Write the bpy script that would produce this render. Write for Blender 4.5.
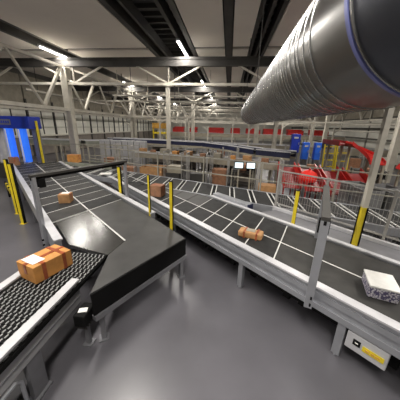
import bpy, math, random
from mathutils import Matrix, Vector
random.seed(7)
for o in list(bpy.data.objects): bpy.data.objects.remove(o)
SC = bpy.context.scene
COL = SC.collection

# ------------------------------------------------------------------ camera
CAM_H = 2.7
FPX = 227.2048
ROT = Matrix(((0.99239607, -0.06033974, 0.1072807),
              (0.12063245, 0.30366099, -0.9451126),
              (0.02445088, 0.95086756, 0.3086309)))
cam_data = bpy.data.cameras.new('camera')
cam = bpy.data.objects.new('camera', cam_data); COL.objects.link(cam)
cam.matrix_world = Matrix.Translation((0, 0, CAM_H)) @ ROT.to_4x4()
cam_data.sensor_width = 36; cam_data.lens = 36 * FPX / 400
cam_data.clip_start = 0.05; cam_data.clip_end = 300
SC.camera = cam

# ------------------------------------------------------------------ world, exposure
w = bpy.data.worlds.new('world'); SC.world = w; w.use_nodes = True
w.node_tree.nodes['Background'].inputs[0].default_value = (0.02, 0.025, 0.04, 1)
w.node_tree.nodes['Background'].inputs[1].default_value = 1.0
SC.view_settings.view_transform = 'Standard'; SC.view_settings.look = 'None'
SC.view_settings.gamma = 1; SC.view_settings.use_curve_mapping = False
SC.view_settings.exposure = 0.0
LAMP_W = 330.0          # watts of each ceiling fixture

# ------------------------------------------------------------------ pixel -> place
def un(px, py, z):      # where the line of sight through a pixel meets the height z
    d = ROT @ Vector((px - 200, 200 - py, -FPX)); t = (z - CAM_H) / d.z
    return Vector((d.x * t, d.y * t, z))

# ------------------------------------------------------------------ materials
MATS = {}
def mat(name, col, rough=0.5, metal=0.0, var=0.12, scale=6.0, bump=0.0, emit=0.0, spec=0.5, stretch=(1, 1, 1), col2=None, detail=4.0):
    if name in MATS: return MATS[name]
    m = bpy.data.materials.new(name); m.use_nodes = True
    nt = m.node_tree; b = nt.nodes['Principled BSDF']
    b.inputs['Roughness'].default_value = rough; b.inputs['Metallic'].default_value = metal
    b.inputs['Specular IOR Level'].default_value = spec
    tc = nt.nodes.new('ShaderNodeTexCoord'); mp = nt.nodes.new('ShaderNodeMapping')
    mp.inputs['Scale'].default_value = stretch
    nz = nt.nodes.new('ShaderNodeTexNoise'); nz.inputs['Scale'].default_value = scale; nz.inputs['Detail'].default_value = detail
    rp = nt.nodes.new('ShaderNodeValToRGB')
    c2 = col2 or tuple(min(1, c * (1 + var)) for c in col)
    c1 = tuple(c * (1 - var) for c in col) if col2 is None else col
    rp.color_ramp.elements[0].position = 0.3; rp.color_ramp.elements[1].position = 0.7
    rp.color_ramp.elements[0].color = (*c1, 1); rp.color_ramp.elements[1].color = (*c2, 1)
    L = nt.links.new
    L(tc.outputs['Object'], mp.inputs['Vector']); L(mp.outputs[0], nz.inputs['Vector'])
    L(nz.outputs['Fac'], rp.inputs['Fac']); L(rp.outputs['Color'], b.inputs['Base Color'])
    if bump:
        bp = nt.nodes.new('ShaderNodeBump'); bp.inputs['Strength'].default_value = bump
        L(nz.outputs['Fac'], bp.inputs['Height']); L(bp.outputs[0], b.inputs['Normal'])
    if emit:
        b.inputs['Emission Color'].default_value = (*col, 1); b.inputs['Emission Strength'].default_value = emit
    MATS[name] = m
    return m

M_FLOOR = mat('floor_epoxy', (0.104, 0.101, 0.113), 0.3, 0, 0.18, 0.9, 0.0)
M_CEIL = mat('ceiling_board', (0.86, 0.80, 0.72), 0.9, 0, 0.05, 0.5)
M_DECK = mat('roof_deck_dark', (0.035, 0.034, 0.034), 0.7, 0, 0.2, 2)
M_NIGHT = mat('skylight_glass', (0.008, 0.012, 0.02), 0.15, 0, 0.1, 1)
M_STEELD = mat('dark_beam', (0.05, 0.047, 0.043), 0.6, 0.2, 0.2, 2)
M_CREAM = mat('cream_steel_paint', (0.52, 0.49, 0.42), 0.55, 0, 0.12, 3)
M_TRUSS = mat('truss_paint', (0.27, 0.25, 0.21), 0.6, 0, 0.15, 2)
M_ALU = mat('aluminium_profile', (0.42, 0.43, 0.46), 0.42, 0.6, 0.1, 4)
M_SIDE = mat('rail_side_paint', (0.36, 0.36, 0.37), 0.5, 0.1, 0.12, 4)
M_ALUL = mat('light_rail_paint', (0.56, 0.56, 0.58), 0.4, 0.2, 0.08, 5)
M_GREY = mat('grey_side_panel', (0.20, 0.20, 0.215), 0.45, 0.35, 0.12, 4)
M_BELT = mat('belt_rubber', (0.022, 0.022, 0.022), 0.6, 0, 0.3, 7, 0.05, spec=0.25)
M_BELT2 = mat('belt_rubber_worn', (0.034, 0.033, 0.031), 0.6, 0, 0.3, 4, 0.05, spec=0.3)
M_SHEET = mat('slider_bed_dark', (0.035, 0.034, 0.032), 0.2, 0.0, 0.1, 2, spec=0.7)
M_SHEETG = mat('slider_bed_grey', (0.052, 0.051, 0.05), 0.5, 0.1, 0.25, 2.2, spec=0.35)
M_BLACK = mat('black_steel', (0.006, 0.006, 0.006), 0.7, 0, 0.2, 4, spec=0.15)
M_SEAM = mat('white_seam', (0.62, 0.62, 0.6), 0.6, 0, 0.1, 9)
M_YEL = mat('yellow_paint', (0.72, 0.56, 0.02), 0.45, 0, 0.12, 6)
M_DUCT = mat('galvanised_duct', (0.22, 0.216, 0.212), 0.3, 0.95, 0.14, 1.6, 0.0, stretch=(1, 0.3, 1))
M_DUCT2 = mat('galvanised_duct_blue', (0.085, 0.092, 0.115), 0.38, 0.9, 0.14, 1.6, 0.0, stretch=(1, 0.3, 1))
M_DRIB = mat('galvanised_seam', (0.36, 0.36, 0.36), 0.25, 0.95, 0.1, 5)
M_BLUEJ = mat('blue_joint_tape', (0.16, 0.18, 0.42), 0.35, 0.2, 0.1, 8)
M_KRAFT = mat('kraft_board', (0.40, 0.215, 0.09), 0.75, 0, 0.18, 9)
M_KRAFT2 = mat('kraft_board_orange', (0.52, 0.235, 0.06), 0.7, 0, 0.2, 8)
M_KRAFT3 = mat('kraft_board_brown', (0.27, 0.13, 0.07), 0.75, 0, 0.2, 8)
M_TAPE = mat('reddish_tape', (0.30, 0.075, 0.03), 0.3, 0, 0.25, 12)
M_PAPER = mat('white_paper', (0.78, 0.77, 0.74), 0.7, 0, 0.06, 14)
M_BLUE = mat('cobalt_blue_paint', (0.012, 0.035, 0.36), 0.4, 0, 0.15, 3)
M_BLUEB = mat('bright_blue_panel', (0.03, 0.16, 0.85), 0.3, 0, 0.2, 3)
M_NAVY = mat('navy_band', (0.010, 0.013, 0.045), 0.45, 0, 0.2, 3)
M_RED = mat('red_paint', (0.5, 0.022, 0.018), 0.4, 0, 0.2, 3)
M_REDD = mat('dark_red_paint', (0.24, 0.016, 0.016), 0.5, 0, 0.2, 3)
M_WALL = mat('wall_panel', (0.66, 0.65, 0.58), 0.7, 0, 0.08, 1)
M_WALLD = mat('wall_dark', (0.13, 0.125, 0.11), 0.8, 0, 0.15, 0.7)
M_WALLB = mat('wall_block', (0.20, 0.175, 0.15), 0.8, 0, 0.2, 1.2)
M_WIRE = mat('galvanised_wire', (0.36, 0.35, 0.33), 0.5, 0.3, 0.1, 5)
M_BEIGE = mat('beige_steel', (0.30, 0.27, 0.21), 0.55, 0, 0.15, 3)
M_TUBE = mat('lamp_tube', (1.0, 0.97, 0.92), 0.4, 0, 0.0, 1, emit=14.0)
M_SCREEN = mat('screen_glow', (0.72, 0.88, 0.92), 0.3, 0, 0.05, 2, emit=0.9)
M_ROLL = mat('pale_roller', (0.34, 0.34, 0.34), 0.4, 0.2, 0.1, 20)
M_TOTE = mat('grey_tote', (0.16, 0.16, 0.16), 0.6, 0, 0.15, 4)
M_ORANGE = mat('orange_cloth', (0.62, 0.34, 0.06), 0.7, 0, 0.15, 3)
M_GREEN = mat('grey_green_steel', (0.26, 0.27, 0.22), 0.55, 0, 0.15, 3)
M_GLOWB = mat('emissive_blue_panel', (0.03, 0.16, 0.85), 0.3, 0, 0.2, 3, emit=0.7)
M_PIPEG = mat('fence_rail_paint', (0.27, 0.255, 0.21), 0.55, 0, 0.15, 3)

# purple-dotted shrink film for the white pack
def dotted():
    m = bpy.data.materials.new('violet_dotted_film'); m.use_nodes = True
    nt = m.node_tree; b = nt.nodes['Principled BSDF']; b.inputs['Roughness'].default_value = 0.35
    tc = nt.nodes.new('ShaderNodeTexCoord'); v = nt.nodes.new('ShaderNodeTexVoronoi'); v.inputs['Scale'].default_value = 46
    rp = nt.nodes.new('ShaderNodeValToRGB'); rp.color_ramp.interpolation = 'CONSTANT'
    rp.color_ramp.elements[0].color = (0.6, 0.58, 0.62, 1); rp.color_ramp.elements[1].color = (0.10, 0.085, 0.17, 1)
    rp.color_ramp.elements[1].position = 0.5
    nt.links.new(tc.outputs['Object'], v.inputs['Vector']); nt.links.new(v.outputs['Distance'], rp.inputs['Fac'])
    nt.links.new(rp.outputs['Color'], b.inputs['Base Color'])
    return m
M_DOT = dotted()

# ------------------------------------------------------------------ mesh collector
class MB:
    def __init__(s): s.v = []; s.f = []; s.smooth = False
    def add(s, vs, fs):
        n = len(s.v); s.v += [tuple(x) for x in vs]; s.f += [tuple(i + n for i in f) for f in fs]; return s
    def hexa(s, p):     # 4 bottom, 4 top corners
        return s.add(p, [(3, 2, 1, 0), (4, 5, 6, 7), (0, 1, 5, 4), (1, 2, 6, 5), (2, 3, 7, 6), (3, 0, 4, 7)])
    def box(s, c, d, rz=0.0):
        cs, sn = math.cos(rz), math.sin(rz); p = []
        for z in (-.5, .5):
            for x, y in ((-.5, -.5), (.5, -.5), (.5, .5), (-.5, .5)):
                X, Y = x * d[0], y * d[1]
                p.append((c[0] + X * cs - Y * sn, c[1] + X * sn + Y * cs, c[2] + z * d[2]))
        return s.hexa(p)
    def prism(s, poly, z0, z1):
        n = len(poly); p = [(a[0], a[1], z0) for a in poly] + [(a[0], a[1], z1) for a in poly]
        fs = [tuple(range(n - 1, -1, -1)), tuple(range(n, 2 * n))] + [(i, (i + 1) % n, n + (i + 1) % n, n + i) for i in range(n)]
        return s.add(p, fs)
    def bar(s, a, b, w=0.05, h=None, up=(0, 0, 1)):
        a, b = Vector(a), Vector(b); d = (b - a)
        if d.length < 1e-6: return s
        d.normalize(); up = Vector(up)
        if abs(d.dot(up)) > 0.98: up = Vector((0, 1, 0))
        x = d.cross(up).normalized(); y = x.cross(d).normalized(); h = h or w
        q = [x * (-w / 2) - y * (h / 2), x * (w / 2) - y * (h / 2), x * (w / 2) + y * (h / 2), x * (-w / 2) + y * (h / 2)]
        return s.hexa([a + k for k in q] + [b + k for k in q])
    def tube(s, pts, r, n=10, cap=True):
        pts = [Vector(p) for p in pts]; rings = []
        rs = r if isinstance(r, (list, tuple)) else [r] * len(pts)
        px = None
        for i, p in enumerate(pts):
            d = (pts[min(i + 1, len(pts) - 1)] - pts[max(i - 1, 0)]).normalized()
            if px is None:
                up = Vector((0, 0, 1)) if abs(d.z) < 0.9 else Vector((0, 1, 0)); px = d.cross(up).normalized()
            x = (px - d * px.dot(d)).normalized(); px = x; y = d.cross(x)
            rings.append([p + (x * math.cos(t) + y * math.sin(t)) * rs[i] for t in [2 * math.pi * k / n for k in range(n)]])
        vs = [v for rg in rings for v in rg]; fs = []
        for i in range(len(pts) - 1):
            for k in range(n): fs.append((i * n + k, i * n + (k + 1) % n, (i + 1) * n + (k + 1) % n, (i + 1) * n + k))
        if cap: fs += [tuple(range(n - 1, -1, -1)), tuple(range((len(pts) - 1) * n, len(pts) * n))]
        return s.add(vs, fs)
    def mesh(s, name, off=(0, 0, 0)):
        me = bpy.data.meshes.new(name)
        me.from_pydata([(v[0] - off[0], v[1] - off[1], v[2] - off[2]) for v in s.v], [], s.f); me.update()
        if s.smooth:
            for p in me.polygons: p.use_smooth = True
            try: me.set_sharp_from_angle(angle=math.radians(40))
            except Exception: pass
        return me

LABELS = {}
class Thing:
    def __init__(s, name, label, cat, loc, group=None, kind=None):
        s.o = bpy.data.objects.new(name, None); COL.objects.link(s.o); s.o.empty_display_size = 0.1
        s.loc = Vector(loc); s.o.location = s.loc
        if label: s.o['label'] = label
        if cat: s.o['category'] = cat
        if group: s.o['group'] = group
        if kind: s.o['kind'] = kind
    def part(s, name, mb, m, parent=None, kind=None, label=None, bevel=0.0):
        o = bpy.data.objects.new(name, mb.mesh(name, s.loc)); COL.objects.link(o)
        o.data.materials.append(m); o.parent = parent or s.o
        if kind: o['kind'] = kind
        if label: o['label'] = label
        if bevel:
            bv = o.modifiers.new('bevel', 'BEVEL'); bv.width = bevel; bv.segments = 2; bv.limit_method = 'ANGLE'
        return o
    def piece(s, name, mesh, at, parent=None, rz=0.0):   # a repeat that shares mesh data; at = world place
        o = bpy.data.objects.new(name, mesh); COL.objects.link(o); o.parent = parent or s.o
        o.location = Vector(at) - s.loc; o.rotation_euler = (0, 0, rz); return o
def single(name, mb, m, label, cat, loc, group=None, kind=None, bevel=0.0):
    o = bpy.data.objects.new(name, mb.mesh(name, loc)); COL.objects.link(o); o.location = loc
    o.data.materials.append(m)
    if label: o['label'] = label
    if cat: o['category'] = cat
    if group: o['group'] = group
    if kind: o['kind'] = kind
    if bevel:
        bv = o.modifiers.new('bevel', 'BEVEL'); bv.width = bevel; bv.segments = 2; bv.limit_method = 'ANGLE'
    return o
def struct(name, mb, m, label, loc=(0, 0, 0)): return single(name, mb, m, label, name.split('_')[0], loc, kind='structure')

# ================================================================== THE HALL
XL, XR, YB, YF, ZC = -16.0, 13.0, -3.5, 52.0, 6.45
struct('floor', MB().box(((XL + XR) / 2, (YB + YF) / 2, -0.1), (XR - XL + 1, YF - YB + 1, 0.2)), M_FLOOR, 'smooth grey epoxy floor of the sorting hall')

# ceiling: dark deck with light boards hung below it, beams between
ceil_o = struct('ceiling', MB().box(((XL + XR) / 2, (YB + YF) / 2, ZC + 0.75), (XR - XL + 1, YF - YB + 1, 0.2)), M_DECK, 'dark roof deck with large pale boards below it')
BAY = 9.2; TY = [4.0, 13.2, 22.4, 31.6, 40.8]
edges_y = [YB] + TY + [YF]
strips = [(-15.9, -10.2), (-9.0, -4.45), (-1.95, -0.45), (-0.05, 0.75), (1.65, 4.6), (6.2, 12.9)]
for (x0, x1) in strips:
    for a, b in zip(edges_y[:-1], edges_y[1:]):
        o = bpy.data.objects.new('ceiling_board', MB().box(((x0 + x1) / 2, (a + b) / 2, ZC + 0.04), (x1 - x0, b - a - 0.34, 0.08)).mesh('ceiling_board'))
        COL.objects.link(o); o.data.materials.append(M_CEIL); o.parent = ceil_o
# beams running away along the dark strips
for x, wd in [(-10.1, .18), (-9.1, .18), (-4.3, .22), (-3.75, .10), (-2.55, .14), (-2.1, .2), (-0.25, .30), (0.85, .14), (1.2, .12), (1.55, .14), (4.75, .2), (6.05, .2)]:
    h = 0.42
    o = bpy.data.objects.new('roof_beam', MB().box((x, (YB + YF) / 2, ZC - h / 2 + 0.42), (wd, YF - YB, h)).mesh('roof_beam'))
    COL.objects.link(o); o.data.materials.append(M_STEELD); o.parent = ceil_o
# cross ribs of the deck in the dark strip and the night-dark skylight
rib = MB().box((0, 0, 0), (1.75, .10, .16)).mesh('deck_rib'); rib.materials.append(M_STEELD)
ribl = MB().box((0, 0, 0), (.85, .08, .14)).mesh('deck_rib'); ribl.materials.append(M_STEELD)
y = 2.0
while y < 40:
    if not (5.2 < y < 9.2):
        o = bpy.data.objects.new('deck_rib', rib); COL.objects.link(o); o.location = (-3.2, y, ZC + .5); o.parent = ceil_o
    o = bpy.data.objects.new('deck_rib', ribl); COL.objects.link(o); o.location = (1.2, y, ZC + .5); o.parent = ceil_o
    y += 0.62
o = struct('window_1', MB().box((-3.15, 7.2, ZC + .58), (1.1, 3.6, .06)), M_NIGHT, 'dark skylight between roof beams showing night sky')

# walls
def wall(name, c, d, m, label): return struct(name, MB().box(c, d), m, label)
wl = wall('wall_left', (XL - .1, (YB + YF) / 2, ZC / 2 + .4), (.2, YF - YB, ZC + .8), M_WALLD, 'long left wall with pale panels between dark posts')
wr = wall('wall_right', (XR + .1, (YB + YF) / 2, ZC / 2 + .4), (.2, YF - YB, ZC + .8), M_WALLD, 'right wall with pale horizontal panels behind pipes')
wf = wall('wall_far', ((XL + XR) / 2, YF + .1, ZC / 2 + .4), (XR - XL, .2, ZC + .8), M_WALL, 'pale far end wall of the hall')
wb = wall('wall_back', ((XL + XR) / 2, YB - .1, ZC / 2 + .4), (XR - XL, .2, ZC + .8), M_WALLD, 'wall behind the viewpoint')
def wpiece(parent, name, c, d, m):
    o = bpy.data.objects.new(name, MB().box(c, d).mesh(name)); COL.objects.link(o); o.data.materials.append(m); o.parent = parent; return o
y = 6.0
k = 0
while y < 50:
    wpiece(wl, 'wall_panel', (XL + .04, y + 1.42, 2.62), (.08, 2.66, 1.98), M_WALL)
    wpiece(wl, 'wall_post', (XL + .09, y, 2.2), (.18, .16, 4.4), M_STEELD)
    wpiece(wl, 'wall_post', (XL + .07, y + 1.42, 2.7), (.12, .07, 1.98), M_STEELD)
    wpiece(wl, 'lower_panel', (XL + .04, y + 1.42, .8), (.08, 2.7, 1.5), M_WALLB)
    wpiece(wl, 'upper_panel', (XL + .04, y + 1.42, 4.9), (.08, 2.7, 2.4), M_BEIGE)
    y += 2.85
wpiece(wl, 'wall_rail', (XL + .16, 28, 3.66), (.14, 44, .16), M_CREAM)
for z_ in (2.3, 3.0): wpiece(wl, 'wall_rail', (XL + .10, 28, z_), (.05, 44, .05), M_GREEN)
wpiece(wl, 'wall_rail', (XL + .16, 28, 1.6), (.14, 44, .12), M_CREAM)
for z in (.6, 1.5, 2.4, 3.3, 4.2, 5.1):
    for y0 in (4, 14, 24, 34): wpiece(wr, 'wall_panel', (XR - .04, y0 + 4.9, z), (.08, 9.7, .74), M_WALL if z < 3.6 else M_BEIGE)

# ================================================================== ROOF TRUSSES
def cross_truss(y, label, x0=XL + .1, x1=XR - .1):
    t = Thing('roof_truss', label, 'truss', ((x0 + x1) / 2, y, 4.7), 'cross trusses below the roof')
    t.part('top_chord', MB().box(((x0 + x1) / 2, y, 6.02), (x1 - x0, .12, .1)).box(((x0 + x1) / 2, y, 5.84), (x1 - x0, .05, .26)).box(((x0 + x1) / 2, y, 5.68), (x1 - x0, .24, .07)), M_STEELD)
    t.part('bottom_chord', MB().box(((x0 + x1) / 2, y, 4.80), (x1 - x0, .16, .13)), M_CREAM)
    xs = [-3.35 + 2.7 * i for i in range(-5, 7)]
    for i, x in enumerate(xs):
        if not (x0 + .1 < x < x1 - .1): continue
        if i % 2 == 1: t.part('vertical', MB().bar((x, y, 4.86), (x, y, 5.68), .07), M_TRUSS)
        for sx in (-1, 1):
            if i % 2 == 1 and x0 < x + sx * 1.75 < x1: t.part('diagonal', MB().bar((x + sx * .06, y, 4.86), (x + sx * 1.75, y, 5.68), .085), M_CREAM)
    return t
cross_truss(TY[1], 'nearest roof truss in full view, cream lower chord above the left column')
cross_truss(TY[2], 'second roof truss behind the nearest one')
cross_truss(TY[3], 'third roof truss, far down the hall')
cross_truss(TY[4], 'farthest roof truss before the end wall')
# lower lattice beams that carry cables across the far hall
def lattice_beam(y, z0, z1, x0, x1, pitch, label):
    t = Thing('lattice_beam', label, 'beam', ((x0 + x1) / 2, y, z0), 'lattice beams across the far hall')
    t.part('top_chord', MB().box(((x0 + x1) / 2, y, z1), (x1 - x0, .14, .10)), M_CREAM)
    t.part('bottom_chord', MB().box(((x0 + x1) / 2, y, z0), (x1 - x0, .14, .12)), M_CREAM)
    n = int((x1 - x0) / pitch)
    for i in range(n):
        x = x0 + (i + .5) * pitch
        t.part('diagonal', MB().bar((x - pitch / 2 + .05, y, z1 - .05), (x - .03, y, z0 + .06), .09), M_CREAM)
        t.part('diagonal', MB().bar((x + .03, y, z0 + .06), (x + pitch / 2 - .05, y, z1 - .05), .09), M_CREAM)
    for x in (x0 + .3, (x0 + x1) / 2, x1 - .3):
        t.part('hanger', MB().bar((x, y, z1), (x, y, ZC + .66), .05), M_STEELD)
lattice_beam(19.0, 3.35, 4.5, -8.9, .2, 1.6, 'nearest lattice beam hung between the left girder and the duct end')
lattice_beam(25.3, 3.2, 4.6, -8.9, 11, 1.8, 'middle lattice beam hung across the far hall')
lattice_beam(34.0, 3.2, 4.8, -8.9, 11, 2.2, 'farthest lattice beam hung across the far hall')
# longitudinal truss on the left column row
t = Thing('roof_girder', 'long cream lattice girder running along the left column row', 'girder', (-9.27, 20, 3.43))
t.part('top_chord', MB().box((-9.27, 22, 5.62), (.16, 43, .12)), M_CREAM)
t.part('bottom_chord', MB().box((-9.27, 22, 3.43), (.2, 43, .16)), M_CREAM)
yb = 7.9
while yb < 42:
    t.part('diagonal', MB().bar((-9.27, yb, 3.5), (-9.27, yb + 1.6, 5.58), .13), M_CREAM)
    t.part('diagonal', MB().bar((-9.27, yb, 3.5), (-9.27, yb - 1.6, 5.58), .09), M_CREAM)
    yb += 3.4
t = Thing('roof_girder', 'long lattice girder along the right wall above white pipes', 'girder', (11.4, 20, 3.9))
t.part('top_chord', MB().box((11.4, 22, 5.6), (.14, 43, .12)), M_CREAM)
t.part('bottom_chord', MB().box((11.4, 22, 3.5), (.16, 43, .14)), M_CREAM)
yb = 5.5
while yb < 42:
    t.part('diagonal', MB().bar((11.4, yb, 3.55), (11.4, yb + 1.6, 5.56), .11), M_CREAM)
    t.part('diagonal', MB().bar((11.4, yb, 3.55), (11.4, yb - 1.6, 5.56), .08), M_TRUSS)
    yb += 3.4

# ================================================================== COLUMNS
def column(x, y, wd, top, label, yellow=0.0):
    t = Thing('steel_column', label, 'column', (x, y, 0), 'columns carrying the roof')
    h = wd / 2
    t.part('shaft', MB().box((x, y - h + .02, top / 2 + .02), (wd, .04, top - .04)).box((x, y + h - .02, top / 2 + .02), (wd, .04, top - .04)).box((x, y, top / 2 + .02), (wd * .82, wd - .08, top - .04)), M_CREAM)
    t.part('base_plate', MB().box((x, y, .01), (wd + .2, wd + .2, .02)), M_GREY)
    t.part('cap_plate', MB().box((x, y, top), (wd + .1, wd + .1, .04)), M_CREAM)
    if yellow:
        t.part('base_wrap', MB().box((x, y, yellow / 2 + .02), (wd + .012, wd + .012, yellow)), M_YEL, label='yellow band on the column foot')
        t.part('corner_guard', MB().box((x - h - .008, y + h - .01, yellow / 2 + .02), (.010, .028, yellow)), M_BLACK, label='black corner guard')
        t.part('corner_guard', MB().box((x + h - .006, y - h - .008, yellow / 2 + .02), (.024, .010, yellow)), M_BLACK, label='black corner guard')
    return t
column(-9.27, 13.2, .37, 5.55, 'thick cream column at left carrying the lattice girder')
column(2.345, 3.92, .08, 6.4, 'leaning-looking cream column at right with yellow and black foot', 1.45)
column(-3.4, 13.2, .2, 4.72, 'slim cream column in the middle, left of the two screens')
column(2.5, 13.2, .2, 4.72, 'slim cream column behind the red chutes')
column(-9.27, 22.4, .45, 5.55, 'second column of the left row, behind the thick one')
column(-9.27, 31.6, .45, 5.55, 'third column of the left row, far away')
column(2.5, 22.4, .3, 4.72, 'distant slim column under the end of the duct')
column(-3.4, 22.4, .3, 4.72, 'distant slim column left of the ceiling lamp row')
column(8.6, 13.2, .3, 4.72, 'cream column far right behind the red spiral chute')
column(8.6, 22.4, .3, 4.72, 'distant column at far right by the wall')

# ================================================================== CEILING LAMPS
def lamp(x, y, z, label, ln=2.6):
    t = Thing('tube_lamp', label, 'lamp', (x, y, z + .12), 'ceiling tube lamps in rows')
    t.part('housing', MB().box((x, y, z + .07), (.16, ln + .1, .08)), M_ALUL)
    t.part('tube', MB().tube([(x, y - ln / 2, z), (x, y + ln / 2, z)], .045, 8), M_TUBE)
    for s in (-1, 1): t.part('hanger', MB().bar((x, y + s * ln * .35, z + .1), (x, y + s * ln * .35, ZC + .66), .02), M_STEELD)
    ld = bpy.data.lights.new('tube_light', 'AREA'); ld.shape = 'RECTANGLE'; ld.size = .5; ld.size_y = ln
    ld.energy = LAMP_W; ld.color = (1, .95, .88)
    lo = bpy.data.objects.new('tube_light', ld); COL.objects.link(lo); lo.location = (0, 0, -.20); lo.parent = t.o
ordn = ['nearest', 'second', 'third', 'fourth', 'fifth']
for i, y in enumerate([3.7, 12.95, 22.1, 31.4, 40.8]):
    lamp(-2.5, y, 6.28 if i else 6.3, f'{ordn[i]} tube lamp of the middle row on the dark beam')
    lamp(-9.3, y + .4, 6.16, f'{ordn[i]} tube lamp of the left row above the lattice girder', 3.3)
    lamp(5.4, y, 6.28, f'{ordn[i]} tube lamp of the right row behind the duct')
lamp(-0.25, -1.2, 6.25, 'added unseen tube lamp above the viewpoint, left of the duct')  # unseen extra fixture, added to brighten rail sides and faces towards the viewpoint
lamp(5.4, -2.0, 6.28, 'tube lamp of the right row above the viewpoint')
lamp(-9.3, -2.0, 6.16, 'tube lamp of the left row above the viewpoint')

# ================================================================== DUCT
DX, DZ, DR = 1.49, 3.67, 0.75
t = Thing('air_duct', 'huge round ribbed metal air duct hanging at upper right', 'duct', (DX, 8, DZ - DR))
def cyl(y0, y1, r, n=72):
    m = MB(); m.smooth = True; return m.tube([(DX, y0, DZ), (DX, y1, DZ)], r, n, cap=False)
t.part('ribbed_section', cyl(2.75, 17.0, DR), M_DUCT)
t.part('smooth_section', cyl(1.98, 2.75, DR), M_DUCT, label='smooth unribbed pipe piece')
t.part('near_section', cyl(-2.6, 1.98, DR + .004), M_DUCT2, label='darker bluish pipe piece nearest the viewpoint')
def ring(y, r0, wd, n=72):
    m = MB(); m.smooth = True
    return m.tube([(DX, y - wd / 2, DZ), (DX, y - wd / 2 + .004, DZ), (DX, y + wd / 2 - .004, DZ), (DX, y + wd / 2, DZ)], [DR - .01, DR + r0, DR + r0, DR - .01], n, cap=False)
t.part('joint_band', ring(1.98, .022, .05), M_BLUEJ, label='blue joint band')
t.part('joint_band', ring(1.93, .016, .03), M_DRIB)
me = ring(0, .010, .034, 56).mesh('seam_rib', (DX, 0, DZ)); me.materials.append(M_DRIB)
y = 2.78
while y < 17:
    t.piece('seam_rib', me, (DX, y, DZ)); y += 0.19 * (0.75 if int(y * 3) % 2 else 1.15)
t.part('end_cap', MB().tube([(DX, 17.0, DZ), (DX, 17.05, DZ)], DR, 48), M_DUCT)
for y in (7.4, 11.9, 16.0):
    h = MB()
    for s in (-1, 1): h.bar((DX + s * (DR + .02), y, DZ), (DX + s * (DR + .02), y, ZC + .5), .018)
    t.part('hanger_rod', h, M_STEELD)
    t.part('clamp_ring', ring(y, .016, .04, 48), M_DRIB)

# ================================================================== NEAR CONVEYORS
B = 0.8
def Ln(s, n, z=B): return Vector((.75 * s + .661 * n, -.661 * s + .75 * n, z))
def Rn(s, n, z=B): return Vector((.72 * s + .694 * n, -.694 * s + .72 * n, z))
CR = Vector((.361, .933, 0))     # direction of the cross seams
def nhit(p, F, n):               # from p along CR until lateral coordinate n of frame F
    ax = (.661, .75) if F is Ln else (.694, .72)
    cur = p.x * ax[0] + p.y * ax[1]; return p + CR * ((n - cur) / (CR.x * ax[0] + CR.y * ax[1]))
def rail(t, name, F, s0, s1, n0, n1, z0, z1, m, parent=None): 
    return t.part(name, MB().prism([F(s0, n0), F(s1, n0), F(s1, n1), F(s0, n1)], z0, z1), m, parent)

# ---- left belt conveyor
t = Thing('belt_conveyor', 'wide black belt conveyor at left, running from the blue scanner to the bed', 'conveyor', Ln(-8, 1.4, 0))
rail(t, 'side_rail', Ln, -13.2, -4.0, .46, .56, .52, .86, M_ALU)
rail(t, 'rail_cap', Ln, -13.2, -4.0, .45, .58, .86, .885, M_ALUL)
rail(t, 'side_rail', Ln, -13.2, -4.15, 2.32, 2.42, .52, .84, M_ALU)
rail(t, 'rail_cap', Ln, -13.2, -4.15, 2.31, 2.44, .84, .865, M_ALUL)
# belt strips between cross seams
def clip_s(p, F): return (.75 * p.x - .661 * p.y) if F is Ln else (.72 * p.x - .694 * p.y)
s_last = clip_s(Vector((-3.35, 3.83, 0)), Ln)
svals = [s_last - .62 * k for k in range(14)]
for k in range(13):
    a1, a0 = svals[k], svals[k + 1]
    for (n0, n1) in ((.58, 1.37), (1.39, 2.30)):
        q = [nhit(Ln(a0, .58), Ln, n0), nhit(Ln(a1, .58), Ln, n0), nhit(Ln(a1, .58), Ln, n1), nhit(Ln(a0, .58), Ln, n1)]
        e = Vector((.75, -.661, 0)) * .012
        q = [q[0] + e, q[1] - e, q[2] - e, q[3] + e]
        t.part('belt_strip', MB().prism(q, .76, .80), M_BELT if (k + (n0 > 1)) % 2 else M_BELT2)
t.part('bed', MB().prism([nhit(Ln(svals[-1], .58), Ln, .57), Ln(s_last, .57), nhit(Ln(s_last, .58), Ln, 2.31), nhit(Ln(svals[-1], .58), Ln, 2.31)], .70, .762), M_GREY)
for k in range(14):
    a = nhit(Ln(svals[k], .58), Ln, .58); b = nhit(Ln(svals[k], .58), Ln, 2.3)
    t.part('cross_seam', MB().bar(a + Vector((0, 0, -.008)), b + Vector((0, 0, -.008)), .018, .02), M_SEAM)
t.part('centre_seam', MB().bar(nhit(Ln(svals[-1], .58), Ln, 1.38) + Vector((0, 0, 0)), nhit(Ln(s_last, .58), Ln, 1.38), .028, .012), M_SEAM)
for s in (-12.5, -10, -7.5, -5.2):
    for n in (.53, 2.37): t.part('leg', MB().box(Ln(s, n, .26), (.08, .08, .52), math.atan2(-.661, .75)), M_GREY)

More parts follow.
